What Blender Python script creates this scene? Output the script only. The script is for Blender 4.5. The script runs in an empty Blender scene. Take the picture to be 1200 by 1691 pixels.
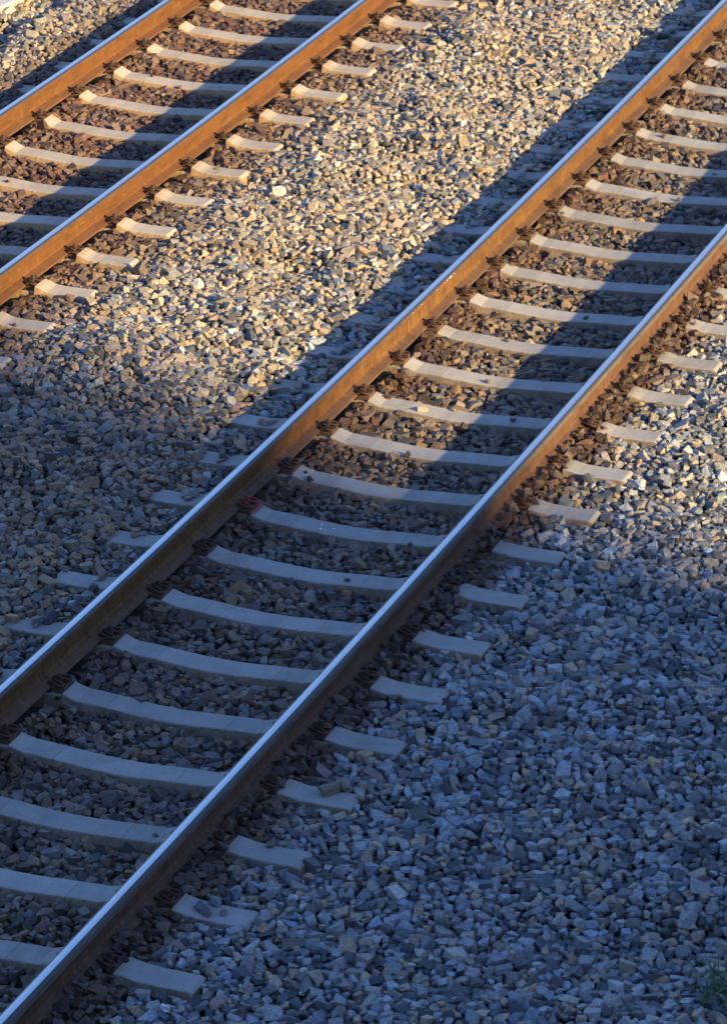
import bpy, bmesh, math, random
import numpy as np
from mathutils import Vector, Matrix, noise

random.seed(7); rng = np.random.default_rng(11)
scene = bpy.context.scene
COL = scene.collection

# ------------------------------------------------------------------ helpers
def tag(o, label=None, cat=None, group=None, kind=None):
    if label: o["label"] = label
    if cat: o["category"] = cat
    if group: o["group"] = group
    if kind: o["kind"] = kind
    return o

def mesh_obj(name, verts, faces, mats, parent=None, mat_idx=None, smooth=False):
    me = bpy.data.meshes.new(name)
    me.from_pydata([tuple(v) for v in verts], [], [tuple(f) for f in faces])
    for m in (mats if isinstance(mats, (list, tuple)) else [mats]): me.materials.append(m)
    if mat_idx is not None: me.polygons.foreach_set("material_index", np.array(mat_idx, dtype=np.int32))
    if smooth: me.polygons.foreach_set("use_smooth", np.ones(len(me.polygons), dtype=bool))
    me.update()
    o = bpy.data.objects.new(name, me); COL.objects.link(o)
    if parent: o.parent = parent
    return o

def empty(name, loc=(0, 0, 0), rot=(0, 0, 0)):
    o = bpy.data.objects.new(name, None); COL.objects.link(o)
    o.location = loc; o.rotation_euler = rot; o.empty_display_size = .1
    return o

class MB:
    def __init__(s): s.v = []; s.f = []; s.m = []
    def add(s, v, f, m=0):
        n = len(s.v); s.v += [tuple(x) for x in v]; s.f += [tuple(i + n for i in q) for q in f]; s.m += [m] * len(f)
    def box(s, x0, x1, y0, y1, z0, z1, m=0):
        s.add([(x0,y0,z0),(x1,y0,z0),(x1,y1,z0),(x0,y1,z0),(x0,y0,z1),(x1,y0,z1),(x1,y1,z1),(x0,y1,z1)],
              [(0,3,2,1),(4,5,6,7),(0,1,5,4),(1,2,6,5),(2,3,7,6),(3,0,4,7)], m)
    def cyl(s, c, r, h, n=12, r2=None, m=0):
        r2 = r if r2 is None else r2
        v = [(c[0]+r*math.cos(2*math.pi*i/n), c[1]+r*math.sin(2*math.pi*i/n), c[2]) for i in range(n)]
        v += [(c[0]+r2*math.cos(2*math.pi*i/n), c[1]+r2*math.sin(2*math.pi*i/n), c[2]+h) for i in range(n)]
        s.add(v, [(i, (i+1) % n, n+(i+1) % n, n+i) for i in range(n)] + [tuple(range(n-1, -1, -1)), tuple(range(n, 2*n))], m)
    def tube(s, pts, r, n=8, sub=6, m=0):
        P = [Vector(p) for p in pts]; Q = []
        for i in range(len(P)-1):
            a = P[max(i-1, 0)]; b = P[i]; c = P[i+1]; d = P[min(i+2, len(P)-1)]
            for j in range(sub):
                t = j/sub
                Q.append(.5*((2*b)+(c-a)*t+(2*a-5*b+4*c-d)*t*t+(3*b-a-3*c+d)*t**3))
        Q.append(P[-1]); up = Vector((0, 0, 1)); v = []
        for i, q in enumerate(Q):
            t = (Q[min(i+1, len(Q)-1)]-Q[max(i-1, 0)]).normalized()
            a = t.cross(up)
            if a.length < 1e-3: a = t.cross(Vector((1, 0, 0)))
            a.normalize(); b = t.cross(a).normalized()
            for k in range(n):
                w = 2*math.pi*k/n; v.append(q + r*(a*math.cos(w)+b*math.sin(w)))
        f = [(i*n+k, i*n+(k+1) % n, (i+1)*n+(k+1) % n, (i+1)*n+k) for i in range(len(Q)-1) for k in range(n)]
        f += [tuple(range(n)), tuple(range((len(Q)-1)*n+n-1, (len(Q)-1)*n-1, -1))]
        s.add(v, f, m)
    def build(s, name, mats, parent=None, smooth=False): return mesh_obj(name, s.v, s.f, mats, parent, s.m, smooth)

# ------------------------------------------------------------------ materials
def mat(name):
    m = bpy.data.materials.new(name); m.use_nodes = True
    nt = m.node_tree; nt.nodes.clear()
    out = nt.nodes.new("ShaderNodeOutputMaterial"); b = nt.nodes.new("ShaderNodeBsdfPrincipled")
    nt.links.new(b.outputs[0], out.inputs[0])
    return m, nt, b
def N(nt, t, **k):
    n = nt.nodes.new(t)
    for a, v in k.items(): setattr(n, a, v)
    return n
def L(nt, a, b): nt.links.new(a, b)
def noise_n(nt, co, scale, detail=4, rough=.6):
    n = N(nt, "ShaderNodeTexNoise"); n.inputs["Scale"].default_value = scale
    n.inputs["Detail"].default_value = detail; n.inputs["Roughness"].default_value = rough
    L(nt, co, n.inputs["Vector"]); return n.outputs["Fac"]
def ramp(nt, fac, stops):
    r = N(nt, "ShaderNodeValToRGB"); e = r.color_ramp.elements
    while len(e) < len(stops): e.new(.5)
    for el, (p, c) in zip(e, stops):
        el.position = p; el.color = (c, c, c, 1) if isinstance(c, (int, float)) else (*c, 1)
    L(nt, fac, r.inputs[0]); return r.outputs[0]
def mix(nt, fac, a, b, bt="MIX"):
    m = N(nt, "ShaderNodeMix", data_type="RGBA", blend_type=bt)
    for sock, v in ((m.inputs[0], fac), (m.inputs[6], a), (m.inputs[7], b)):
        if isinstance(v, (int, float)): sock.default_value = v
        elif isinstance(v, tuple): sock.default_value = (*v, 1)
        else: L(nt, v, sock)
    return m.outputs[2]
def math_n(nt, op, a, b=None, c=None):
    m = N(nt, "ShaderNodeMath", operation=op)
    for i, v in enumerate((a, b, c)):
        if v is None: continue
        if isinstance(v, (int, float)): m.inputs[i].default_value = v
        else: L(nt, v, m.inputs[i])
    return m.outputs[0]
def bump(nt, h, strength, dist, b, prev=None):
    n = N(nt, "ShaderNodeBump"); n.inputs["Strength"].default_value = strength; n.inputs["Distance"].default_value = dist
    L(nt, h, n.inputs["Height"])
    if prev is not None: L(nt, prev, n.inputs["Normal"])
    L(nt, n.outputs[0], b.inputs["Normal"]); return n.outputs[0]
def mapping(nt, co, sc):
    m = N(nt, "ShaderNodeMapping"); m.inputs["Scale"].default_value = sc; L(nt, co, m.inputs[0]); return m.outputs[0]

# crushed stone: colour per stone, mottled and rough
M_stone, nt, b = mat("crushed_stone")
tc = N(nt, "ShaderNodeTexCoord"); co = tc.outputs["Object"]
at = N(nt, "ShaderNodeAttribute", attribute_name="stone_colour")
n1 = noise_n(nt, co, 55, 3, .6); n2 = noise_n(nt, co, 420, 2, .7)
c = mix(nt, 1., at.outputs["Color"], ramp(nt, n1, [(.3, .62), (.7, 1.32)]), "MULTIPLY")
c = mix(nt, 1., c, ramp(nt, n2, [(.34, .5), (.66, 1.42)]), "MULTIPLY")
L(nt, c, b.inputs["Base Color"]); b.inputs["Roughness"].default_value = .66; b.inputs["Specular IOR Level"].default_value = .5
hb = bump(nt, noise_n(nt, co, 90, 4, .65), .55, .006, b)
bump(nt, n2, .35, .002, b, hb)

# ballast bed under the loose stones, painted dark as shade in the gaps
M_bed, nt, b = mat("dark_gap_bed")
tc = N(nt, "ShaderNodeTexCoord"); co = tc.outputs["Object"]
v = N(nt, "ShaderNodeTexVoronoi"); v.inputs["Scale"].default_value = 26; L(nt, co, v.inputs["Vector"])
ab = N(nt, "ShaderNodeAttribute", attribute_name="bare")
vc = N(nt, "ShaderNodeSeparateColor"); L(nt, v.outputs["Color"], vc.inputs[0])
bare = mix(nt, 1., ramp(nt, vc.outputs[0], [(0., (.09, .085, .08)), (1., (.36, .33, .29))]), ramp(nt, v.outputs["Distance"], [(.35, 1.), (.7, .25)]), "MULTIPLY")
L(nt, mix(nt, ab.outputs["Fac"], mix(nt, noise_n(nt, co, 9), (.02, .018, .016), (.07, .06, .05)), bare), b.inputs["Base Color"])
b.inputs["Roughness"].default_value = .95; bump(nt, v.outputs["Distance"], 1., .03, b)

M_ground, nt, b = mat("gravelly_soil")
tc = N(nt, "ShaderNodeTexCoord"); co = tc.outputs["Object"]
L(nt, mix(nt, noise_n(nt, co, 1.3, 6), (.09, .085, .06), (.2, .18, .14)), b.inputs["Base Color"])
b.inputs["Roughness"].default_value = .95; bump(nt, noise_n(nt, co, 14, 6), .6, .05, b)

# rails
def rust(name, ca, cb, cc, streak):
    m, nt, b = mat(name)
    tc = N(nt, "ShaderNodeTexCoord"); co = tc.outputs["Object"]
    st = noise_n(nt, mapping(nt, co, (6, 75, 3.)), 1., 5, .65)          # streaks running down the web
    bl = noise_n(nt, co, 5, 6, .6); fine = noise_n(nt, co, 160, 4, .7)
    c = mix(nt, ramp(nt, bl, [(.35, 0.), (.68, 1.)]), ca, cb)
    c = mix(nt, math_n(nt, "MULTIPLY", ramp(nt, st, [(.42, 0.), (.66, 1.)]), streak), c, cc)
    c = mix(nt, 1., c, ramp(nt, fine, [(.3, .74), (.7, 1.25)]), "MULTIPLY")
    pat = noise_n(nt, mapping(nt, co, (14, 3.2, 22)), 1., 7, .72)       # scale, grease and dust in long patches
    c = mix(nt, ramp(nt, pat, [(.50, 0.), (.64, .55)]), c, tuple(v_*.45 for v_ in ca))
    pat2 = noise_n(nt, mapping(nt, co, (25, 9, 40)), 1., 5, .7)
    c = mix(nt, ramp(nt, pat2, [(.58, 0.), (.72, .4)]), c, tuple(min(v_*1.5+.03, 1) for v_ in cb))
    L(nt, c, b.inputs["Base Color"]); b.inputs["Roughness"].default_value = .8
    b.inputs["Specular IOR Level"].default_value = .3
    bump(nt, fine, .35, .002, b)
    return m
M_rust_far = rust("orange_rust", (.14, .052, .012), (.18, .074, .019), (.09, .034, .013), .6)
M_rust_near = rust("brown_rust", (.145, .062, .018), (.20, .096, .029), (.07, .027, .013), .9)
M_rust_dark = rust("dark_red_rust", (.095, .040, .020), (.13, .058, .027), (.19, .115, .075), .55)
M_rust_head = rust("dull_head_side", (.10, .078, .062), (.14, .10, .07), (.2, .16, .13), .5)
M_foot = rust("dusty_foot", (.13, .07, .042), (.17, .09, .052), (.085, .043, .027), .5)
M_foot_far = rust("dusty_orange_foot", (.15, .065, .03), (.185, .08, .032), (.115, .048, .02), .5)
M_clip = rust("rusty_fastening", (.065, .036, .024), (.10, .052, .032), (.045, .028, .02), .4)
M_plate = rust("rusty_plate", (.11, .06, .037), (.16, .085, .05), (.075, .042, .03), .4)
M_redclip = rust("red_painted_clip", (.30, .04, .03), (.22, .05, .035), (.12, .05, .04), .5)
M_pad, nt, b = mat("rubber_pad"); b.inputs["Base Color"].default_value = (.03, .028, .026, 1); b.inputs["Roughness"].default_value = .9
def steel(name, col, rough):
    m, nt, b = mat(name)
    tc = N(nt, "ShaderNodeTexCoord"); co = tc.outputs["Object"]
    s = noise_n(nt, mapping(nt, co, (90, 2.0, 1)), 1., 4, .6)
    L(nt, mix(nt, s, tuple(x*.85 for x in col), col), b.inputs["Base Color"])
    b.inputs["Metallic"].default_value = 1.
    L(nt, ramp(nt, noise_n(nt, mapping(nt, co, (40, 6, 1)), 1., 4), [(.3, rough-.05), (.7, rough+.1)]), b.inputs["Roughness"])
    bump(nt, s, .08, .001, b)
    return m
M_steel = steel("polished_running_band", (.74, .74, .75), .40)
M_edge, nt, b = mat("dark_head_edge"); b.inputs["Base Color"].default_value = (.055, .048, .045, 1); b.inputs["Roughness"].default_value = .42  # painted dark, standing in for the shading on the polished head corners
M_chip, nt, b = mat("pale_chips"); b.inputs["Base Color"].default_value = (.55, .5, .45, 1); b.inputs["Roughness"].default_value = .7

# concrete: grey top, rust-dusted sides, cast marks across
def concrete(name, top, side, dust):
    m, nt, b = mat(name)
    tc = N(nt, "ShaderNodeTexCoord"); co = tc.outputs["Object"]
    oi = N(nt, "ShaderNodeObjectInfo"); off = N(nt, "ShaderNodeVectorMath", operation="ADD")
    L(nt, co, off.inputs[0]); cmb = N(nt, "ShaderNodeCombineXYZ")
    L(nt, math_n(nt, "MULTIPLY", oi.outputs["Random"], 37.), cmb.inputs[0]); L(nt, cmb.outputs[0], off.inputs[1]); cr = off.outputs[0]
    big = noise_n(nt, cr, 5, 6, .62); fine = noise_n(nt, cr, 130, 4, .7); speck = noise_n(nt, cr, 60, 2, .5)
    c = mix(nt, ramp(nt, big, [(.3, 0.), (.72, 1.)]), top, tuple(x*1.22 for x in top))
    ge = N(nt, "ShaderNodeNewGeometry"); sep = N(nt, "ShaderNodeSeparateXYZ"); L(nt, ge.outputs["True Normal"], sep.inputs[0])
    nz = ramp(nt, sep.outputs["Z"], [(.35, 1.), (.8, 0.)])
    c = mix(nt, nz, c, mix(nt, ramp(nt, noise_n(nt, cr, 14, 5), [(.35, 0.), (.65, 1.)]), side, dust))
    so = N(nt, "ShaderNodeSeparateXYZ"); L(nt, co, so.inputs[0])
    ax = math_n(nt, "ABSOLUTE", so.outputs["X"])
    ln = math_n(nt, "LESS_THAN", math_n(nt, "ABSOLUTE", math_n(nt, "SUBTRACT", ax, .345)), .0028)
    pt = math_n(nt, "LESS_THAN", math_n(nt, "ABSOLUTE", math_n(nt, "SUBTRACT", ax, .385)), .04)
    tone = math_n(nt, "SUBTRACT", 1., math_n(nt, "ADD", math_n(nt, "MULTIPLY", ln, .28), math_n(nt, "MULTIPLY", pt, .07)))
    c = mix(nt, 1., c, tone, "MULTIPLY")
    c = mix(nt, 1., c, ramp(nt, fine, [(.3, .84), (.7, 1.14)]), "MULTIPLY")
    c = mix(nt, ramp(nt, speck, [(.66, 0.), (.72, .55)]), c, (.12, .10, .085))
    c = mix(nt, ramp(nt, noise_n(nt, cr, 3.2, 8, .7), [(.5, 0.), (.68, .38)]), c, (.17, .145, .12))
    rn = ramp(nt, ax, [(.55, 0.), (.64, .55), (.90, .55), (1., 0.)])      # rust dust either side of each rail
    c = mix(nt, math_n(nt, "MULTIPLY", rn, .7), c, dust)
    rt = ramp(nt, oi.outputs["Random"], [(0., .88), (1., 1.1)])
    c = mix(nt, 1., c, rt, "MULTIPLY")
    L(nt, c, b.inputs["Base Color"]); b.inputs["Roughness"].default_value = .85; b.inputs["Specular IOR Level"].default_value = .3
    hb = bump(nt, fine, .35, .0025, b); bump(nt, big, .3, .01, b, hb)
    return m
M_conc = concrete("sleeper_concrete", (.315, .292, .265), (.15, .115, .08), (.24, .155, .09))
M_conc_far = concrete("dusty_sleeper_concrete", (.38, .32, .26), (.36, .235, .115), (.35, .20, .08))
M_kerb = concrete("pale_concrete", (.5, .48, .45), (.4, .38, .34), (.35, .3, .24))
M_redpaint, nt, b = mat("faded_red_paint"); b.inputs["Base Color"].default_value = (.34, .07, .06, 1); b.inputs["Roughness"].default_value = .8
M_white, nt, b = mat("white_spots"); b.inputs["Base Color"].default_value = (.75, .75, .72, 1); b.inputs["Roughness"].default_value = .8

# ------------------------------------------------------------------ the two tracks (each on its own gentle curve)
class Track: pass
T2 = Track(); T2.a, T2.b, T2.k, T2.z, T2.s, T2.ph = 0., 0., -.0026516, 0., .59966, -.6982
T1 = Track(); T1.a, T1.b, T1.k, T1.z, T1.s, T1.ph = -4.27994, .0024286, -.0030735, .0389, .6262, 5.742
def centre(T, y): return T.a + T.b*y + T.k*y*y/2
def slope(T, y): return T.b + T.k*y
def uv(T, x, y):
    d = slope(T, y); n = 1/np.sqrt(1+d*d); u = (x-centre(T, y))*n
    return u, y + u*d
def at(T, u, y, z=0):
    d = slope(T, y); n = 1/math.sqrt(1+d*d)
    return Vector((centre(T, y)+u*n, y-u*d*n, z+T.z))
G = .7535

# rail: a full flat-bottomed section swept along the curve
half = [(0, 0), (.010, -.0002), (.015, -.0005), (.020, -.0009), (.0265, -.0022), (.0315, -.0052), (.0345, -.0095), (.0357, -.014), (.0365, -.036),
        (.034, -.0395), (.013, -.047), (.0088, -.055), (.0083, -.100), (.0088, -.128), (.014, -.1405), (.030, -.1475), (.0735, -.1585), (.075, -.161), (.075, -.1705), (.0735, -.172)]
prof = half + [(-x, z) for x, z in reversed(half[1:])]
nh = len(half); NP = len(prof)
def seg_mat(i):                       # material slot of the strip between profile points i and i+1
    j = i if i < nh-1 else (NP-1-i)
    right = i < nh-1
    if j <= 3: s = 0
    elif j <= 5: s = 1
    elif j <= 9: s = 2
    elif j <= 14: s = 3
    else: s = 4
    return s, right
def make_rail(T, side, label, mats, nband):
    ys = np.arange(-15, 26.01, .25); V = []; F = []; MI = []
    for y in ys:
        for (px, pz) in prof:
            p = at(T, side*G + px, float(y), pz); V.append(p)
    for i in range(len(ys)-1):
        for j in range(NP):
            a = i*NP+j; c_ = i*NP+(j+1) % NP
            F.append((a, c_, c_+NP, a+NP))
            if j == nh-1: s = 4
            elif j == NP-1: s = 0
            else:
                s, _ = seg_mat(j); jj = j if j < nh-1 else NP-1-j
                if s <= 1: s = 0 if jj < (nband if j < nh-1 else nband+1) else 1
            MI.append(s)
    F.append(tuple(range(NP))); MI.append(3); F.append(tuple(range(len(V)-1, len(V)-NP-1, -1))); MI.append(3)
    o = mesh_obj("rail", V, F, mats, None, MI, False)
    me = o.data; bm = bmesh.new(); bm.from_mesh(me); bmesh.ops.recalc_face_normals(bm, faces=bm.faces); bm.to_mesh(me); bm.free()
    me.polygons.foreach_set("use_smooth", np.array([m in (0, 1) for m in MI]))
    tag(o, label, "rail", "steel rails")
    return o
make_rail(T1, -1, "bright orange rusted rail nearest the upper left corner, with a thin silver top", [M_steel, M_edge, M_rust_far, M_rust_far, M_foot_far], 2)
make_rail(T1, 1, "orange rusted rail of the upper left track, on the side facing the wide stone strip", [M_steel, M_edge, M_rust_far, M_rust_far, M_foot_far], 2)
railL = make_rail(T2, -1, "long brown rusted rail through the middle of the photo with silver top", [M_steel, M_edge, M_rust_near, M_rust_near, M_foot], 2)
make_rail(T2, 1, "dark rail with the widest silver top, running up from the bottom left corner", [M_steel, M_edge, M_rust_head, M_rust_dark, M_foot], 2)

# pale chips on the gauge corner of the middle rail
for dy, w, h in [(0, .022, .006), (.035, .012, .005), (.06, .03, .008), (.085, .014, .005), (-.05, .01, .004), (.13, .02, .004), (-.19, .014, .005), (-.46, .02, .004), (-.62, .012, .004)]:
    q = at(T2, -G+.0362, 2.72+dy, -.013); mb = MB()
    mb.box(q.x-.004, q.x+.0015, q.y-w/2, q.y+w/2, q.z-h/2, q.z+h/2)
    mb.build("pale_chip", M_chip, railL)

# sleeper body: profile along u, trapezoid section with chamfered upper edges
ZP = [(0, -.232), (.12, -.229), (.25, -.220), (.36, -.212), (.46, -.207), (.515, -.205), (.56, -.192), (.598, -.179), (.602, -.194), (.905, -.194),
      (.909, -.166), (.94, -.168), (1.0, -.180), (1.06, -.184), (1.2, -.184), (1.285, -.181), (1.296, -.186)]
def ztop(u):
    u = abs(u)
    for (a, za), (b_, zb) in zip(ZP, ZP[1:]):
        if u <= b_: return za + (zb-za)*(u-a)/(b_-a)
    return ZP[-1][1]
def sleeper_mesh(name, material, seed, hump=0.):
    us = sorted(set([round(-1.296+i*.018, 4) for i in range(145)] + [s*p[0] for p in ZP for s in (-1, 1)]))
    V = []; F = []
    sec = [(-.128, None), (-.112, -.09), (-.098, -.045), (-.083, -.011), (-.079, -.004), (-.073, 0), (-.03, 0), (.03, 0), (.073, 0), (.079, -.004), (.083, -.011), (.098, -.045), (.112, -.09), (.128, None)]
    n = len(sec)
    for u in us:
        zt = ztop(u) + hump*max(0., 1-abs(abs(u)-.60)/.075 if abs(u) < .6015 else (1-(abs(u)-.908)/.07 if abs(u) > .906 else 0.)); e = 1 - (.0 if abs(u) < 1.28 else .02)
        for (w, dz) in sec:
            z = -.38 if dz is None else zt+dz
            q = Vector((u*9+seed*5, w*9, z*9))
            j = noise.noise(q*1.1)*.0016 + noise.noise(q*5)*.0011
            edge = 1.8 if dz in (-.004, -.011) else .8
            x = u + (0 if abs(u) < 1.29 else (.02*(0 if dz is None else dz/ -.09)*-1 if False else 0))
            V.append((x, w*e + j*edge*(1 if w > 0 else -1), z + (j*.5 if dz in (0,) else j*edge*.6)))
    m = len(us)
    for i in range(m-1):
        for k in range(n-1):
            F.append((i*n+k, (i+1)*n+k, (i+1)*n+k+1, i*n+k+1))
        F.append((i*n+n-1, (i+1)*n+n-1, (i+1)*n, i*n))
    # sloping end faces
    for end, sgn in ((0, -1), (m-1, 1)):
        base = end*n; L0 = len(V)
        for k in range(n):
            p = V[base+k]; low = (-.186-p[2])/.19
            V.append((p[0]+sgn*(.012+.05*max(low, 0)), p[1]*.985, p[2]-.010))
        for k in range(n-1):
            q = (base+k, base+k+1, L0+k+1, L0+k)
            F.append(q if sgn > 0 else q[::-1])
        F.append(tuple(range(L0, L0+n)) if sgn > 0 else tuple(range(L0+n-1, L0-1, -1)))
    me = bpy.data.meshes.new(name); me.from_pydata(V, [], F); me.materials.append(material)
    bm = bmesh.new(); bm.from_mesh(me); bmesh.ops.recalc_face_normals(bm, faces=bm.faces); bm.to_mesh(me); bm.free()
    return me

# rail fastening: ribbed guide plate, omega spring clip and hexagonal screw
def fast_meshes(mclip, mplate):
    r = {}
    mb = MB()
    mb.add([(.003,-.056,-.012),(.077,-.056,-.012),(.077,.056,-.012),(.003,.056,-.012),(.003,-.056,.018),(.034,-.056,.014),(.077,-.05,.024),(.077,.05,.024),(.034,.056,.014),(.003,.056,.018)],
           [(0,3,2,1),(4,5,8,9),(5,6,7,8),(0,1,6,5,4),(3,9,8,7,2),(0,4,9,3),(1,2,7,6)])
    for yy in (-.044, -.026, .026, .044): mb.box(.038, .0772, yy-.004, yy+.004, .012, .030)
    r["guide_plate"] = mb
    mb = MB(); R_ = .0068
    hp = [(-.026, .026, .031), (-.006, .040, .036), (.022, .053, .040), (.050, .060, .038), (.067, .052, .034), (.068, .036, .031), (.052, .025, .034), (.030, .0235, .041), (.010, .018, .046)]
    path = hp + [(-.003, 0, .048)] + [(x, -y, z) for x, y, z in reversed(hp)]
    mb.tube(path, R_*1.15, 8, 5); r["spring_clip"] = mb
    mb = MB(); mb.cyl((.028, 0, .046), .020, .006, 14); mb.cyl((.028, 0, .0521), .0165, .020, 6, .0155); mb.cyl((.028, 0, .0722), .009, .006, 8, .007)
    mb.cyl((.028, 0, -.01), .011, .0559, 8); r["screw"] = mb
    return r
def fastener_proto(mclip, mplate):
    d = fast_meshes(mclip, mplate); out = {}
    for k_, mb in d.items():
        me = bpy.data.meshes.new(k_); me.from_pydata(mb.v, [], mb.f); me.materials.append(mplate if k_ == "guide_plate" else mclip)
        bm = bmesh.new(); bm.from_mesh(me); bmesh.ops.recalc_face_normals(bm, faces=bm.faces)
        bm.to_mesh(me); bm.free()
        if k_ == "spring_clip": me.polygons.foreach_set("use_smooth", np.ones(len(me.polygons), dtype=bool))
        out[k_] = me
    return out
FM = fastener_proto(M_clip, M_plate)
FMred = fastener_proto(M_redclip, M_plate)
pm = MB(); pm.box(-.074, .074, -.07, .07, -.0215, -.0003); PAD = bpy.data.meshes.new("rail_pad"); PAD.from_pydata(pm.v, [], pm.f); PAD.materials.append(M_pad)
BODY2 = [sleeper_mesh("concrete_body", M_conc, i) for i in range(4)]
BODY1 = [sleeper_mesh("concrete_body", M_conc_far, i+9, .016) for i in range(3)]
def link(name, me, parent, loc=(0, 0, 0), rz=0):
    o = bpy.data.objects.new(name, me); COL.objects.link(o); o.parent = parent; o.location = loc; o.rotation_euler = (0, 0, rz); return o
def sleeper(T, i, yc, bodies, label, group, red=False, missing=()):
    p = at(T, 0, yc, 0); r = empty("railway_sleeper", p, (0, 0, -math.atan(slope(T, yc)) + random.uniform(-.004, .004)))
    tag(r, label, "sleeper", group)
    link("concrete_body", bodies[i % len(bodies)], r)
    for side in (-1, 1):
        link("rail_pad", PAD, r, (side*G, 0, -.172))
        for d in (-1, 1):
            x = side*G + d*.075; fm = FMred if (red and side == -1 and d == 1) else FM
            pl = link("guide_plate", fm["guide_plate"], r, (x, random.uniform(-.003, .003), -.182), 0 if d > 0 else math.pi)
            for nm in ("spring_clip", "screw"):
                link(nm, fm[nm], pl, (random.uniform(-.001, .001), 0, 0), 0)
    return r
ORD = ["zeroth", "first", "second", "third", "fourth", "fifth", "sixth", "seventh", "eighth", "ninth", "tenth", "eleventh", "twelfth", "thirteenth",
       "fourteenth", "fifteenth", "sixteenth", "seventeenth", "eighteenth", "nineteenth", "twentieth", "twenty-first", "twenty-second"]
SPEC = {0: "grey concrete sleeper with red paint at its left shoulder and small white spots",
        3: "sunlit sleeper with a pale stone lying on its left half, on the near track",
        -5: "shaded sleeper whose short right end is crossed by an angular brown stone",
        -6: "shaded sleeper with one small brown stone lying on its right end",
        -7: "shaded sleeper with a dark slab stone and two pebbles lying on its right end",
        -8: "shaded sleeper whose bare right end shows in full at the bottom of the photo"}
SL2 = {}
for k_ in range(-12, 23):
    if k_ in SPEC: lab = SPEC[k_]
    elif k_ > 0: lab = "grey sleeper of the near track, %s one beyond the red-painted sleeper" % ORD[k_]
    else: lab = "blue-shaded sleeper of the near track, %s one before the red-painted one" % ORD[-k_]
    SL2[k_] = sleeper(T2, k_ % 7, T2.ph + T2.s*k_, BODY2, lab, "concrete sleepers of the near track", red=(k_ == 0))
for j in range(-12, 9):
    n_ = j + 8
    lab = ("tan dusty sleeper of the upper left track, %s one up from the lower left" % ORD[n_]) if n_ >= 1 else \
          ("tan sleeper of the left track, %s one past the photo's left edge" % ORD[1-n_])
    sleeper(T1, j % 5, T1.ph + T1.s*j, BODY1, lab, "concrete sleepers of the upper left track")
# red paint on the shoulder edge and white spots on the middle of sleeper 0
mb = MB(); mb.add([(-.6005,-.068,-.1775),(-.580,-.068,-.1835),(-.578,.072,-.184),(-.6005,.072,-.1775),(-.6005,-.068,-.1765),(-.580,-.068,-.1825),(-.578,.072,-.183),(-.6005,.072,-.1765)],
                  [(0,3,2,1),(4,5,6,7),(0,1,5,4),(1,2,6,5),(2,3,7,6),(3,0,4,7)])
mb.build("red_paint_mark", M_redpaint, SL2[0])
for (sx, sy, sr) in [(-.175, -.028, .011), (-.150, -.030, .006), (-.188, .022, .008), (-.105, .004, .008), (-.245, .02, .004)]:
    n_ = 9; zt = ztop(sx)
    mb = MB(); mb.cyl((sx, sy, zt-.002), sr, .0035, n_, sr*.8); mb.build("white_spot", M_white, SL2[0])

# ------------------------------------------------------------------ ballast surface height
SL2Y = T2.ph; 
rngn = np.random.default_rng(3)
WV = [(rngn.uniform(.6, 7), rngn.uniform(0, 2*math.pi), rngn.uniform(0, 6.28)) for _ in range(26)]
def und(x, y):
    h = np.zeros_like(x)
    for f_, a_, p_ in WV:
        h += np.sin(f_*1.7*(x*math.cos(a_)+y*math.sin(a_))+p_) / (1+f_*.55)
    return h
def interp(u, pts):
    xs, zs = zip(*pts); return np.interp(u, xs, zs)
P2 = [(-2.2, -.150), (-1.6, -.150), (-1.36, -.160), (-1.25, -.185), (-1.12, -.19), (-1.02, -.195), (-.9, -.21), (-.72, -.205), (-.66, -.190), (-.60, -.195), (-.45, -.232), (-.1, -.250), (.35, -.252), (.6, -.248), (.68, -.222),
      (.76, -.19), (.86, -.168), (.95, -.186), (1.15, -.198), (1.32, -.196), (1.5, -.190), (2.2, -.19), (3.5, -.20), (6, -.23)]
P1 = [(-5., -.42), (-3., -.3), (-2.4, -.15), (-2.05, -.135), (-1.96, -.19), (-1.86, -.225), (-1.76, -.16), (-1.64, -.105), (-1.4, -.13), (-1.15, -.158), (-1.0, -.190), (-.8, -.2), (-.66, -.185), (-.58, -.20), (-.4, -.236), (0, -.256), (.35, -.256), (.6, -.24), (.7, -.215),
      (.8, -.195), (.95, -.198), (1.3, -.20), (1.5, -.178), (1.9, -.165), (2.2, -.16)]
def height(x, y):
    u2, _ = uv(T2, x, y); u1, _ = uv(T1, x, y)
    w = 1/(1+np.exp(-(u2+2.13)/.12))
    h = w*interp(u2, P2) + (1-w)*(interp(u1, P1)+T1.z)
    amp = .0045 + .017*np.clip((np.abs(u2)-1.3)/.5, 0, 1)*np.clip((np.abs(u1)-1.3)/.5, 0, 1)
    return h + und(x, y)*amp
def sleeper_d(T, x, y):
    u, yy = uv(T, x, y); k_ = np.round((yy-T.ph)/T.s); return u, np.abs(yy-(T.ph+k_*T.s)), k_

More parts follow.
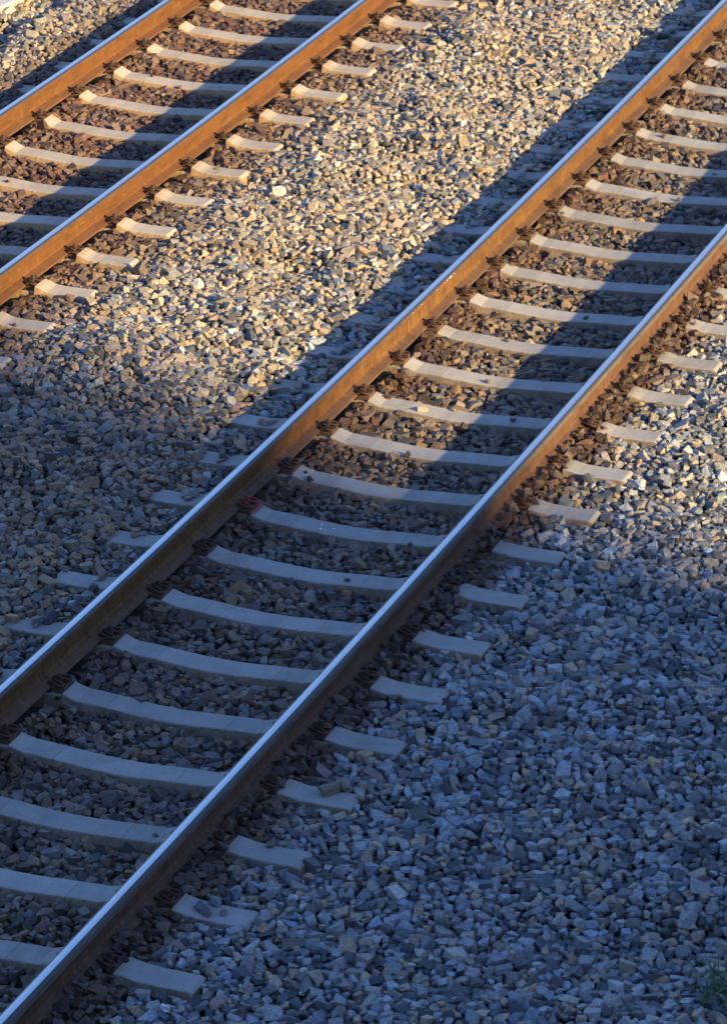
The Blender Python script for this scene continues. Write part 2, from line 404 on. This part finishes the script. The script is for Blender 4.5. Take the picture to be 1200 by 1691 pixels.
# bed mesh under the stones
X0, X1, Y0, Y1 = -14., 11., -16., 26.
nx, ny = 360, 600
gx, gy = np.meshgrid(np.linspace(X0, X1, nx), np.linspace(Y0, Y1, ny))
gz = height(gx, gy) - .062
edge = np.minimum.reduce([gx-X0, X1-gx, gy-Y0, Y1-gy]); gz = np.where(edge < .01, -.6, gz)
V = np.stack([gx.ravel(), gy.ravel(), gz.ravel()], 1)
ii = np.arange((nx-1)*(ny-1)); r_ = ii//(nx-1); c_ = ii % (nx-1); a_ = r_*nx+c_
Fq = np.stack([a_, a_+1, a_+1+nx, a_+nx], 1)
def fast_mesh(name, V, F, material):
    me = bpy.data.meshes.new(name); me.vertices.add(len(V)); me.vertices.foreach_set("co", V.astype(np.float32).ravel())
    k_ = F.shape[1]; me.loops.add(F.size); me.loops.foreach_set("vertex_index", F.astype(np.int32).ravel())
    me.polygons.add(len(F)); me.polygons.foreach_set("loop_start", np.arange(0, F.size, k_, dtype=np.int32))
    me.polygons.foreach_set('use_smooth', np.zeros(len(F), dtype=bool)); me.update(calc_edges=True); me.materials.append(material)
    o = bpy.data.objects.new(name, me); COL.objects.link(o); return o
bed = fast_mesh("ballast_bed", V, Fq, M_bed); bed["kind"] = "structure"
BEDV = V
gb = mesh_obj("ground", [(-900, -900, -.55), (900, -900, -.55), (900, 900, -.55), (-900, 900, -.55)], [(0, 1, 2, 3)], M_ground); gb["kind"] = "structure"

# ------------------------------------------------------------------ crushed stones
def stone_variant(r, slab=False):
    ext = np.array([1., r.uniform(.66, .95), r.uniform(.48, .8)])
    if slab: ext = np.array([1., .55, .25])
    pl = []
    for ax in range(3):
        for s in (-1, 1):
            nrm = np.zeros(3); nrm[ax] = s; nrm += r.normal(0, .16, 3); nrm /= np.linalg.norm(nrm); pl.append((nrm, ext[ax]*r.uniform(.85, 1.)))
    for _ in range(r.integers(4, 8)):
        nrm = r.normal(0, 1, 3); nrm /= np.linalg.norm(nrm); sup = np.sqrt(((nrm*ext)**2).sum()); pl.append((nrm, sup*r.uniform(.82, 1.05)))
    Nn = np.array([p_[0] for p_ in pl]); D = np.array([p_[1] for p_ in pl]); vs = []
    for i in range(len(pl)):
        for j in range(i):
            for k_ in range(j):
                A = Nn[[i, j, k_]]
                if abs(np.linalg.det(A)) < .05: continue
                q = np.linalg.solve(A, D[[i, j, k_]])
                if (Nn@q <= D+1e-6).all() and np.linalg.norm(q) < 1.9: vs.append(q)
    bm = bmesh.new()
    for q in vs: bm.verts.new(q)
    bmesh.ops.remove_doubles(bm, verts=bm.verts, dist=.10)
    res = bmesh.ops.convex_hull(bm, input=bm.verts)
    junk = [g for g in res["geom_interior"] if isinstance(g, bmesh.types.BMVert)]
    if junk: bmesh.ops.delete(bm, geom=junk, context="VERTS")
    bm.verts.index_update()
    P = np.array([v.co[:] for v in bm.verts]); F = np.array([[v.index for v in f.verts] for f in bm.faces if len(f.verts) == 3])
    bm.free(); return P - P.mean(0), F
VAR = [stone_variant(np.random.default_rng(100+i)) for i in range(64)]

def accept(x, y, m=(.75, .75, .7, 1.1)):          # inside the area the photograph (and a step aside) can see
    # visible strip: a sheared quadrilateral with margin
    # left edge: line (.55,-6.1)-(-6.78,7.9);  right edge: line (3.63,-4.98)-(-1.04,9.96)
    le = .55 + (y+6.1)*(-6.78-.55)/(14.0); re = 3.63 + (y+4.98)*(-1.04-3.63)/14.94
    lo = -6.1 + (x-.55)*(1.12/3.08); hi = 7.9 + (x+6.78)*(2.06/5.74)
    return (x > le-m[0]) & (x < re+m[1]) & (y > lo-m[2]) & (y < hi+m[3])
WIDE = (1.5, 3.0, 1.3, 2.2)

def dart(radii, cell=.1):
    grid = {}; out = []
    bx = (-9.3, 7.4, -9.2, 13.6)
    for r0, n_ in radii:
        xs = rng.uniform(bx[0], bx[1], n_); ys_ = rng.uniform(bx[2], bx[3], n_); ok = accept(xs, ys_, WIDE) if r0 > .02 else accept(xs, ys_)
        xs = xs[ok]; ys_ = ys_[ok]; rs = r0*rng.uniform(.88, 1.12, len(xs))
        for x, y, r in zip(xs.tolist(), ys_.tolist(), rs.tolist()):
            ix = int(x/cell+200); iy = int(y/cell+200); bad = False
            for gx_ in (ix-1, ix, ix+1):
                for gy_ in (iy-1, iy, iy+1):
                    for (qx, qy, qr) in grid.get((gx_, gy_), ()):
                        if (qx-x)**2+(qy-y)**2 < (.92*(qr+r))**2: bad = True; break
                    if bad: break
                if bad: break
            if bad: continue
            grid.setdefault((ix, iy), []).append((x, y, r)); out.append((x, y, r))
    return np.array(out)
cov = accept(BEDV[:, 0], BEDV[:, 1], (1.4, 2.9, 1.2, 2.1)).astype(np.float32)
ca = bed.data.color_attributes.new("bare", "FLOAT_COLOR", "POINT"); ca.data.foreach_set("color", np.repeat((1-cov)[:, None], 4, 1).astype(np.float32).ravel())
bz = BEDV.copy(); bz[:, 2] += np.where((cov < .5) & (bz[:, 2] > -.55), .045, 0); bed.data.vertices.foreach_set("co", bz.astype(np.float32).ravel()); bed.data.update()
top = dart([(.036, 7000), (.028, 60000), (.0212, 215000), (.0165, 310000), (.012, 350000)])
low_n = 105000
lx = rng.uniform(-9.3, 7.4, low_n*3); ly = rng.uniform(-9.2, 13.6, low_n*3); ok = accept(lx, ly, WIDE); lx = lx[ok][:low_n]; ly = ly[ok][:low_n]
S = np.concatenate([np.c_[top, np.zeros(len(top))], np.c_[lx, ly, rng.uniform(.015, .026, len(lx)), np.ones(len(lx))]])
x, y, r, lay = S.T
z = height(x, y) - .0145 - lay*.024 + rng.normal(0, .0065, len(x)) - (r-.024)*.3
u2, d2, k2 = sleeper_d(T2, x, y); u1, d1, k1 = sleeper_d(T1, x, y)
keep = np.ones(len(x), bool)
for u, d, T in ((u2, d2, T2), (u1, d1, T1)):
    buried = (u < -1.0) & (u > -1.31)
    on = (np.abs(u) < 1.315+.3*r) & (d < .083+.50*r)
    cover = np.zeros(len(x), bool)
    if T is T2:
        kk = k2; hsh = np.abs(np.sin(kk*12.9898)*43758.5) % 1
        c0 = -1.01-.05*hsh; cover = on & (((u < c0) & (u > c0-.045-.03*(hsh > .4))) | (u < -1.25+.04*hsh)) & (rng.random(len(x)) < .8)
    else:
        cover = on & (u < -1.13) & (rng.random(len(x)) < .8)
    cover &= (lay == 0); dr0 = np.abs(np.abs(u)-G); ztv = lambda uu: np.interp(np.abs(uu), [p_[0] for p_ in ZP], [p_[1] for p_ in ZP])
    few = on & (r < .017) & (lay == 0) & (rng.random(len(x)) < .02) & (dr0 > .16) & (u > -1.2)
    z = np.where(few, ztv(u) + T.z + .5*r, z)
    keep &= ~on | cover | few | ((u > .84) & (u < .93) & (T is T2) & (lay == 0))
    zt = -.184 + T.z + .45*r
    z = np.where(cover, zt + rng.uniform(-.003, .008, len(x)), z)
    # rails: keep foot clear
    dr = np.abs(np.abs(u)-G); outr = (u > .8) & (T is T2)
    keep &= np.where(outr, dr > .050 + .62*r, dr > .083 + .30*r)
    z = np.where(outr & (dr < .10), np.maximum(z, -.152), z)
    # space of the fastenings
    fz = (dr < .165) & (d < .075+.35*r)
    burst = fz & outr & (rng.random(len(x)) < .6) & (lay == 0) & (r < .027)
    keep &= ~fz | burst; z = np.where(burst, -.157 + rng.uniform(-.008, .008, len(x)), z)
x, y, r, z, lay, u1, u2 = x[keep], y[keep], r[keep], z[keep], lay[keep], u1[keep], u2[keep]
n_s = len(x)
print("stones", n_s)
# colours
def lerp(a, b_, t): return a*(1-t)+b_*t
grey = np.stack([rng.uniform(.11, .38, n_s)]*3, 1)*np.array([1., .985, .98])
pal = rng.random(n_s)
tan_w = np.where(u2 > 1.0, .13, .26) + .48*np.exp(-((u2+2.1)/1.1)**2)*(1/(1+np.exp(-(y-.3)/1.2))) + .3*(u1 < -1.2)
tanc = np.stack([rng.uniform(.24, .40, n_s)]*3, 1)*np.array([1., .78, .56])*1.12
pink = np.stack([rng.uniform(.26, .42, n_s)]*3, 1)*np.array([1., .74, .62])
pale = np.stack([rng.uniform(.38, .52, n_s)]*3, 1)*np.array([1., .96, .9])
dark = np.stack([rng.uniform(.06, .11, n_s)]*3, 1)*np.array([1., 1., 1.05])
colr = grey.copy()
sel = pal < tan_w; colr[sel] = tanc[sel]
sel = (pal > .89) & (pal < .955); colr[sel] = pink[sel]
sel = (pal > .955) & (pal < .985); colr[sel] = pale[sel]
sel = (pal > .78) & (pal < .90); colr[sel] = dark[sel]
var = rng.normal(0, .085, (n_s, 1))*np.array([1., .1, -1.]); colr = np.clip(colr*(1+var), .02, .8)
rust_c = np.stack([rng.uniform(.06, .20, n_s)]*3, 1)*np.array([1., .54, .31])
rust_c[np.abs(u1) < .9] *= np.array([.86, .68, .62])
near2 = np.exp(-(np.clip(np.minimum(np.abs(u2+.60), np.abs(u2-.86))-.07, 0, 9)/.14)**2)*.85 + .22*(np.abs(u2) < 1.05)
near1 = np.where(np.abs(u1) < 1.0, .97, np.exp(-((np.abs(u1)-1.0)/.40)**2)*.97)
st = np.clip(np.maximum(near1, near2), 0, .95)*np.where(near1 > near2, rng.uniform(.8, 1.05, n_s), rng.uniform(.45, 1.08, n_s))
st = np.clip(st, 0, 1)[:, None]
colr = lerp(colr, rust_c, st)*np.where(lay == 1, .45, 1.)[:, None]  # lower layer darkened, painting in the shade between the stones
crib = (np.abs(u2) < 1.0); colr[crib] *= np.array([.64, .53, .44])
left = np.clip((-.95-u2)/.2, 0, 1)*np.clip((1.2-y)/1.5, 0, 1); colr *= 1-left[:, None]*np.array([.22, .36, .50])  # left ballast browned, with its shade darkened into the colour too
# assemble
def rot_mats(n_, tilt):
    yaw = rng.uniform(0, 2*math.pi, n_); ax = rng.uniform(0, 2*math.pi, n_); t = np.abs(rng.normal(0, tilt, n_)); t = np.minimum(t, 1.2)
    spin = rng.uniform(0, 2*math.pi, n_)
    def Rz(a): c_, s_ = np.cos(a), np.sin(a); o = np.zeros_like(c_); i = o+1; return np.stack([np.stack([c_, -s_, o], 1), np.stack([s_, c_, o], 1), np.stack([o, o, i], 1)], 1)
    def Rx(a): c_, s_ = np.cos(a), np.sin(a); o = np.zeros_like(c_); i = o+1; return np.stack([np.stack([i, o, o], 1), np.stack([o, c_, -s_], 1), np.stack([o, s_, c_], 1)], 1)
    return Rz(ax)@Rx(t)@Rz(yaw)
RM = rot_mats(n_s, .48); which = rng.integers(0, len(VAR), n_s)
sc = (r*1.19)[:, None]*np.stack([rng.uniform(.95, 1.3, n_s), rng.uniform(.85, 1.1, n_s), rng.uniform(.95, 1.25, n_s)], 1)
VV = []; FF = []; CC = []; base = 0
for vi, (P, F) in enumerate(VAR):
    m_ = np.nonzero(which == vi)[0]
    if not len(m_): continue
    q = P[None]*sc[m_][:, None, :]
    q = np.einsum("nij,nvj->nvi", RM[m_], q) + np.stack([x[m_], y[m_], z[m_]], 1)[:, None, :]
    VV.append(q.reshape(-1, 3)); nv = len(P)
    FF.append((F[None]+(base+np.arange(len(m_))*nv)[:, None, None]).reshape(-1, 3)); base += nv*len(m_)
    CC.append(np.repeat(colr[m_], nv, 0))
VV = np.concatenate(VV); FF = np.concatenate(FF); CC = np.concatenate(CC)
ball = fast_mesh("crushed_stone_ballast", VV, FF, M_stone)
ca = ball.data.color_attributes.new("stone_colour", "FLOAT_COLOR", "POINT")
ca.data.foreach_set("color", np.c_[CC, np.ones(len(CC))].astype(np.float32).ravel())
tag(ball, "angular crushed stones covering the ground around both tracks", "ballast", kind="stuff")
print("faces", len(FF))

# ------------------------------------------------------------------ single stones one can point to
def lone_stone(name, label, loc, size, col, seed, rotz=0., tilt=(0, 0), slab=False):
    P, F = stone_variant(np.random.default_rng(seed), slab); P = P*np.array(size)
    Rm = np.array((Matrix.Rotation(rotz, 3, 'Z')@Matrix.Rotation(tilt[0], 3, 'X')@Matrix.Rotation(tilt[1], 3, 'Y')))
    P = P@Rm.T; P = P - np.array([0, 0, P[:, 2].min()])
    o = fast_mesh(name, P, F, M_stone); o.location = loc
    a = o.data.color_attributes.new("stone_colour", "FLOAT_COLOR", "POINT")
    a.data.foreach_set("color", np.tile(np.array([*col, 1.], dtype=np.float32), len(P)))
    tag(o, label, "stone"); return o
ZS = -.184
lone_stone("stone", "angular brown stone lying across a shaded sleeper end, larger of the lone stones there", (1.13, -3.66, ZS), (.055, .036, .036), (.2, .16, .12), 501, .9)
lone_stone("stone", "dull brown stone wedged beside the far edge of a shaded sleeper end", (1.19, -3.60, ZS-.01), (.045, .035, .04), (.19, .15, .12), 502, 2.1)
lone_stone("stone", "small brown stone lying alone on a shaded sleeper end", (1.07, -4.26, ZS), (.022, .018, .022), (.17, .13, .10), 503, .3)
lone_stone("stone", "long dark slab of stone lying on a shaded sleeper end", (1.03, -4.93, ZS), (.055, .042, .04), (.12, .12, .13), 504, -.5, (.25, 0), True)
lone_stone("pebble", "grey pebble on a sleeper end, behind the dark slab of stone", (1.045, -4.85, ZS), (.028, .026, .03), (.22, .22, .23), 505, .4)
lone_stone("pebble", "pinkish pebble on a sleeper end, right of the dark slab of stone", (1.115, -4.92, ZS), (.02, .017, .026), (.28, .2, .17), 506, 1.4)
lone_stone("stone", "pale yellowish stone lying on the left half of a sunlit sleeper", (-.25, 1.075, -.221), (.03, .024, .028), (.45, .36, .24), 507, .5)
lone_stone("stone", "small dark stone lying on the shadowed right half of a sleeper", (.34, 1.10, -.216), (.020, .016, .02), (.09, .085, .08), 508, 1.1)
lone_stone("pebble", "smooth white pebble among dark stones near the bottom edge of the photo", (1.205, -5.76, -.192), (.022, .017, .02), (.75, .74, .70), 509, .2)
lone_stone("stone", "large whitish stone in the sunlit strip between the tracks", (-2.60, 4.20, -.15), (.05, .04, .05), (.62, .58, .5), 510, .2)

# ------------------------------------------------------------------ pale concrete kerb, top left corner
mb = MB(); prev = None; V = []; F = []
ysk = np.arange(4, 10.1, .5)
secK = [(-2.08, -.30), (-2.08, -.105), (-2.095, -.09), (-2.55, -.09), (-2.57, -.105), (-2.57, -.30)]
for yy in ysk:
    for (uu, zz) in secK: V.append(at(T1, uu + .16*(yy-7.4), float(yy), zz))
ns = len(secK)
for i in range(len(ysk)-1):
    for k_ in range(ns): F.append((i*ns+k_, i*ns+(k_+1) % ns, (i+1)*ns+(k_+1) % ns, (i+1)*ns+k_))
F += [tuple(range(ns)), tuple(range(len(V)-1, len(V)-ns-1, -1))]
kb = mesh_obj("concrete_kerb", V, F, M_kerb)
tag(kb, "pale smooth concrete kerb cutting the very top left corner", "kerb")

# ------------------------------------------------------------------ grass tuft at the lower right edge
M_grass, nt, b = mat("grass_blade"); oi = N(nt, "ShaderNodeTexCoord")
L(nt, mix(nt, noise_n(nt, oi.outputs["Object"], 12), (.025, .07, .015), (.07, .14, .03)), b.inputs["Base Color"]); b.inputs["Roughness"].default_value = .55
def tuft(name, loc, n_, ln, spread, label, seed):
    rr = random.Random(seed); mb = MB()
    for _ in range(n_):
        a = rr.uniform(0, 6.28); l_ = ln*rr.uniform(.5, 1.15); bend = rr.uniform(.3, 1.1)*spread; w = rr.uniform(.0018, .0034)
        bx, by = rr.gauss(0, .06), rr.gauss(0, .05); pts = []
        for s in range(6):
            t = s/5; hr = l_*bend*t**1.6; hz = l_*(t - .55*bend*t*t)
            pts.append(Vector((bx+math.cos(a)*hr, by+math.sin(a)*hr, max(hz, -.01))))
        side = Vector((-math.sin(a), math.cos(a), 0)); v = []
        for s, q in enumerate(pts):
            ww = w*(1-(s/5)**2)+.0002; v += [q-side*ww, q+Vector((0, 0, .0006)), q+side*ww]
        mb.add(v, [(s*3+e, s*3+1+e, s*3+4+e, s*3+3+e) for s in range(5) for e in (0, 1)])
    o = mb.build(name, M_grass); o.location = loc; tag(o, label, "grass"); return o
tuft("grass_tuft", (3.55, -4.80, -.19), 60, .28, 1.25, "thin green grass tuft growing from the stones at the lower right edge", 5)

# yellow leaf
M_leaf, nt, b = mat("dry_leaf"); b.inputs["Base Color"].default_value = (.45, .30, .07, 1); b.inputs["Roughness"].default_value = .7
mb = MB(); v = []; 
for i in range(7):
    t = i/6; w = .009*math.sin(math.pi*min(max(t, .02), .98))**.7; v += [(-.03+.06*t, -w, .004+.008*math.sin(3*t)), (-.03+.06*t, 0, .001+.008*math.sin(3*t)), (-.03+.06*t, w, .005+.008*math.sin(3*t))]
mb.add(v, [(i*3+e, i*3+1+e, i*3+4+e, i*3+3+e) for i in range(6) for e in (0, 1)])
lf = mb.build("dry_leaf", M_leaf); lf.location = (1.53, -1.97, -.168); lf.rotation_euler = (.1, .15, -.2)
tag(lf, "small yellow dry leaf on the shaded stones right of the near track", "leaf")

# a few dry stalks caught between the stones
M_straw, nt, b = mat("dry_straw"); b.inputs["Base Color"].default_value = (.38, .30, .17, 1); b.inputs["Roughness"].default_value = .7
for (tx, ty, tz, ln, a, lift, lab) in [(-.42, -1.28, -.215, .13, 1.9, .05, "thin dry stalk standing among brown stones right of the middle rail"),
                                (2.95, -4.72, -.165, .16, -.25, .012, "straw lying on the shaded stones left of the grass tuft"),
                                (1.55, .62, -.17, .10, -.9, .02, "pale straw on the sunlit stones at the right of the near track")]:
    mb = MB(); q = [Vector((ln*(t-.5)*math.cos(a), ln*(t-.5)*math.sin(a), lift*t+.006*math.sin(5*t))) for t in (0, .25, .5, .75, 1)]
    mb.tube(q, .0016, 5, 4); o = mb.build("dry_stalk", M_straw, None, True); o.location = (tx, ty, tz); tag(o, lab, "straw")

# ------------------------------------------------------------------ unseen building added beyond the right edge to shade the lower half
AZ = math.radians(15.); tl = .365*math.cos(AZ); EL = math.atan(tl)
sun_h = Vector((math.cos(AZ), -math.sin(AZ), 0))
M_wall, nt, b = mat("render_wall"); tc = N(nt, "ShaderNodeTexCoord")
L(nt, mix(nt, noise_n(nt, tc.outputs["Object"], 3, 5), (.30, .28, .25), (.38, .35, .31)), b.inputs["Base Color"]); b.inputs["Roughness"].default_value = .9
M_glass, nt, b = mat("window_glass"); b.inputs["Base Color"].default_value = (.03, .04, .05, 1); b.inputs["Roughness"].default_value = .1
M_roof, nt, b = mat("roof_metal"); b.inputs["Base Color"].default_value = (.12, .12, .13, 1); b.inputs["Roughness"].default_value = .6
DIST = 84.; BW = 62.; BD = 14.; BH = 37.
edge0 = Vector((0.02, .30, 0)) + sun_h*DIST
bl = empty("shade_caster_building", (edge0.x, edge0.y, -.55), (0, 0, math.atan2(sun_h.y, sun_h.x)))
tag(bl, "unseen tall building added to the right as caster of the lower shade", "building")
mb = MB(); mb.box(0, BD, -BW, 0, 0, BH); mb.build("wall", M_wall, bl)
mb = MB(); mb.box(-.5, BD+.5, -BW-.5, -.001+.0, BH+.002, BH+.5); mb.build("roof", M_roof, bl)
fr = MB(); fr.box(-.05, .05, -.7, .7, 0, 1.5); wf0 = None
pn = MB(); pn.box(-.07, -.052, -.6, .6, .1, 1.4)
for fl in range(11):
    for cx in range(16):
        loc = (-.01, -2.4-cx*3.6, 1.4+fl*3.2)
        if wf0 is None:
            wf0 = fr.build("window", M_roof, bl); wf0.location = loc; pn0 = pn.build("pane", M_glass, wf0)
        else:
            w_ = link("window", wf0.data, bl, loc); link("pane", pn0.data, w_)

# made-up shed, unseen, added beside the line to deepen the shade
sh = empty("sky_blocker_shed", (11.2, -26., -.55)); tag(sh, "unseen dark shed with a pitched roof, added to deepen the shade", "shed")
mb = MB(); mb.box(0, 9, -17, 17, 0, 7.2); shw = mb.build("wall", M_roof, sh)
mb = MB(); mb.add([(-.6, -17.5, 7.0), (9.6, -17.5, 7.0), (4.5, -17.5, 9.8), (-.6, 17.5, 7.0), (9.6, 17.5, 7.0), (4.5, 17.5, 9.8)], [(0, 1, 2), (3, 5, 4), (0, 2, 5, 3), (1, 4, 5, 2), (0, 3, 4, 1)]); mb.build("roof", M_roof, sh)
for yy in (-12, -4, 4, 12):
    mb = MB(); mb.box(-.06, -.002, yy-1.6, yy+1.6, .1, 3.6); dd = mb.build("door", M_plate, sh)
# unseen wall added to block low sky light, and the road bridge the photo was taken from (both out of view, they close off the low sky)
M_dark, nt, b = mat("weathered_masonry"); tc = N(nt, "ShaderNodeTexCoord")
L(nt, mix(nt, noise_n(nt, tc.outputs["Object"], 2.5, 6), (.05, .048, .04), (.11, .10, .085)), b.inputs["Base Color"]); b.inputs["Roughness"].default_value = .95
mb = MB(); mb.box(14., 14.7, -8, 60, -.56, 3.2); mb.box(13.9, 14.8, -8.05, 60.05, 3.202, 3.42)
rw = mb.build("sky_blocker_wall", M_dark); tag(rw, "unseen long dark wall added beside the railway to block low sky light", "wall")
br = empty("road_bridge", (0, -21.2, -.55)); tag(br, "concrete road bridge over the railway from which the photo is taken", "bridge")
mb = MB(); mb.box(-30, 32, -2.9, 2.6, 6.4, 7.3); mb.build("deck", M_dark, br)
for yy in (2.3, -2.9):
    mb = MB(); mb.box(-30, 32, yy, yy+.28, 7.302, 8.3); mb.build("parapet", M_dark, br)
for xx in (-15, 12):
    mb = MB(); mb.box(xx, xx+1.2, -2.6, 2.3, 0, 6.398); mb.build("pier", M_dark, br)

# ------------------------------------------------------------------ light
w = bpy.data.worlds.new("World"); scene.world = w; w.use_nodes = True
nt = w.node_tree; bg = nt.nodes["Background"]; sky = nt.nodes.new("ShaderNodeTexSky"); sky.sky_type = 'NISHITA'
sky.sun_disc = False; sky.sun_elevation = EL
sky.sun_rotation = math.atan2(sun_h.x, sun_h.y)
sky.air_density = 1.0; sky.dust_density = .2; sky.ozone_density = 3.5
nt.links.new(mix(nt, 1., sky.outputs[0], (.91, .97, 1.18), 'MULTIPLY'), bg.inputs[0]); bg.inputs[1].default_value = .125
sd = bpy.data.lights.new("sun", "SUN"); sd.energy = 5.0; sd.angle = math.radians(.95); sd.color = (1., .77, .355)
so = bpy.data.objects.new("sun", sd); COL.objects.link(so)
dirv = Vector((sun_h.x*math.cos(EL), sun_h.y*math.cos(EL), math.sin(EL)))
so.rotation_euler = dirv.to_track_quat('Z', 'Y').to_euler(); so.location = dirv*40

# ------------------------------------------------------------------ camera
cd = bpy.data.cameras.new("camera"); cam = bpy.data.objects.new("camera", cd); COL.objects.link(cam); scene.camera = cam
R_ = [0.9379542641351553, -0.15980251432960926, 0.307741701439071, 0.3467483905670089, 0.43917891122134955, -0.8287867262315552, -0.0027114626806087772, 0.8840729836118537, 0.4673409971506531]
Mx = Matrix((R_[0:3], R_[3:6], R_[6:9])).to_4x4(); Mx.translation = Vector((7.476954710039126, -18.00004048187371, 8.635464868691773)); cam.matrix_world = Mx
cd.sensor_width = 36; cd.sensor_fit = 'AUTO'; cd.lens = 5901.2239/1691*36
cd.shift_x = -259.2880/1691; cd.shift_y = 304.1181/1691
cd.clip_start = .5; cd.clip_end = 2000
cd.dof.use_dof = True; cd.dof.focus_distance = 19.; cd.dof.aperture_fstop = 9.
scene.view_settings.view_transform = 'Standard'; scene.view_settings.look = 'None'; scene.view_settings.gamma = 1.
scene.view_settings.exposure = 1.2
scene.render.resolution_x = 726; scene.render.resolution_y = 1024
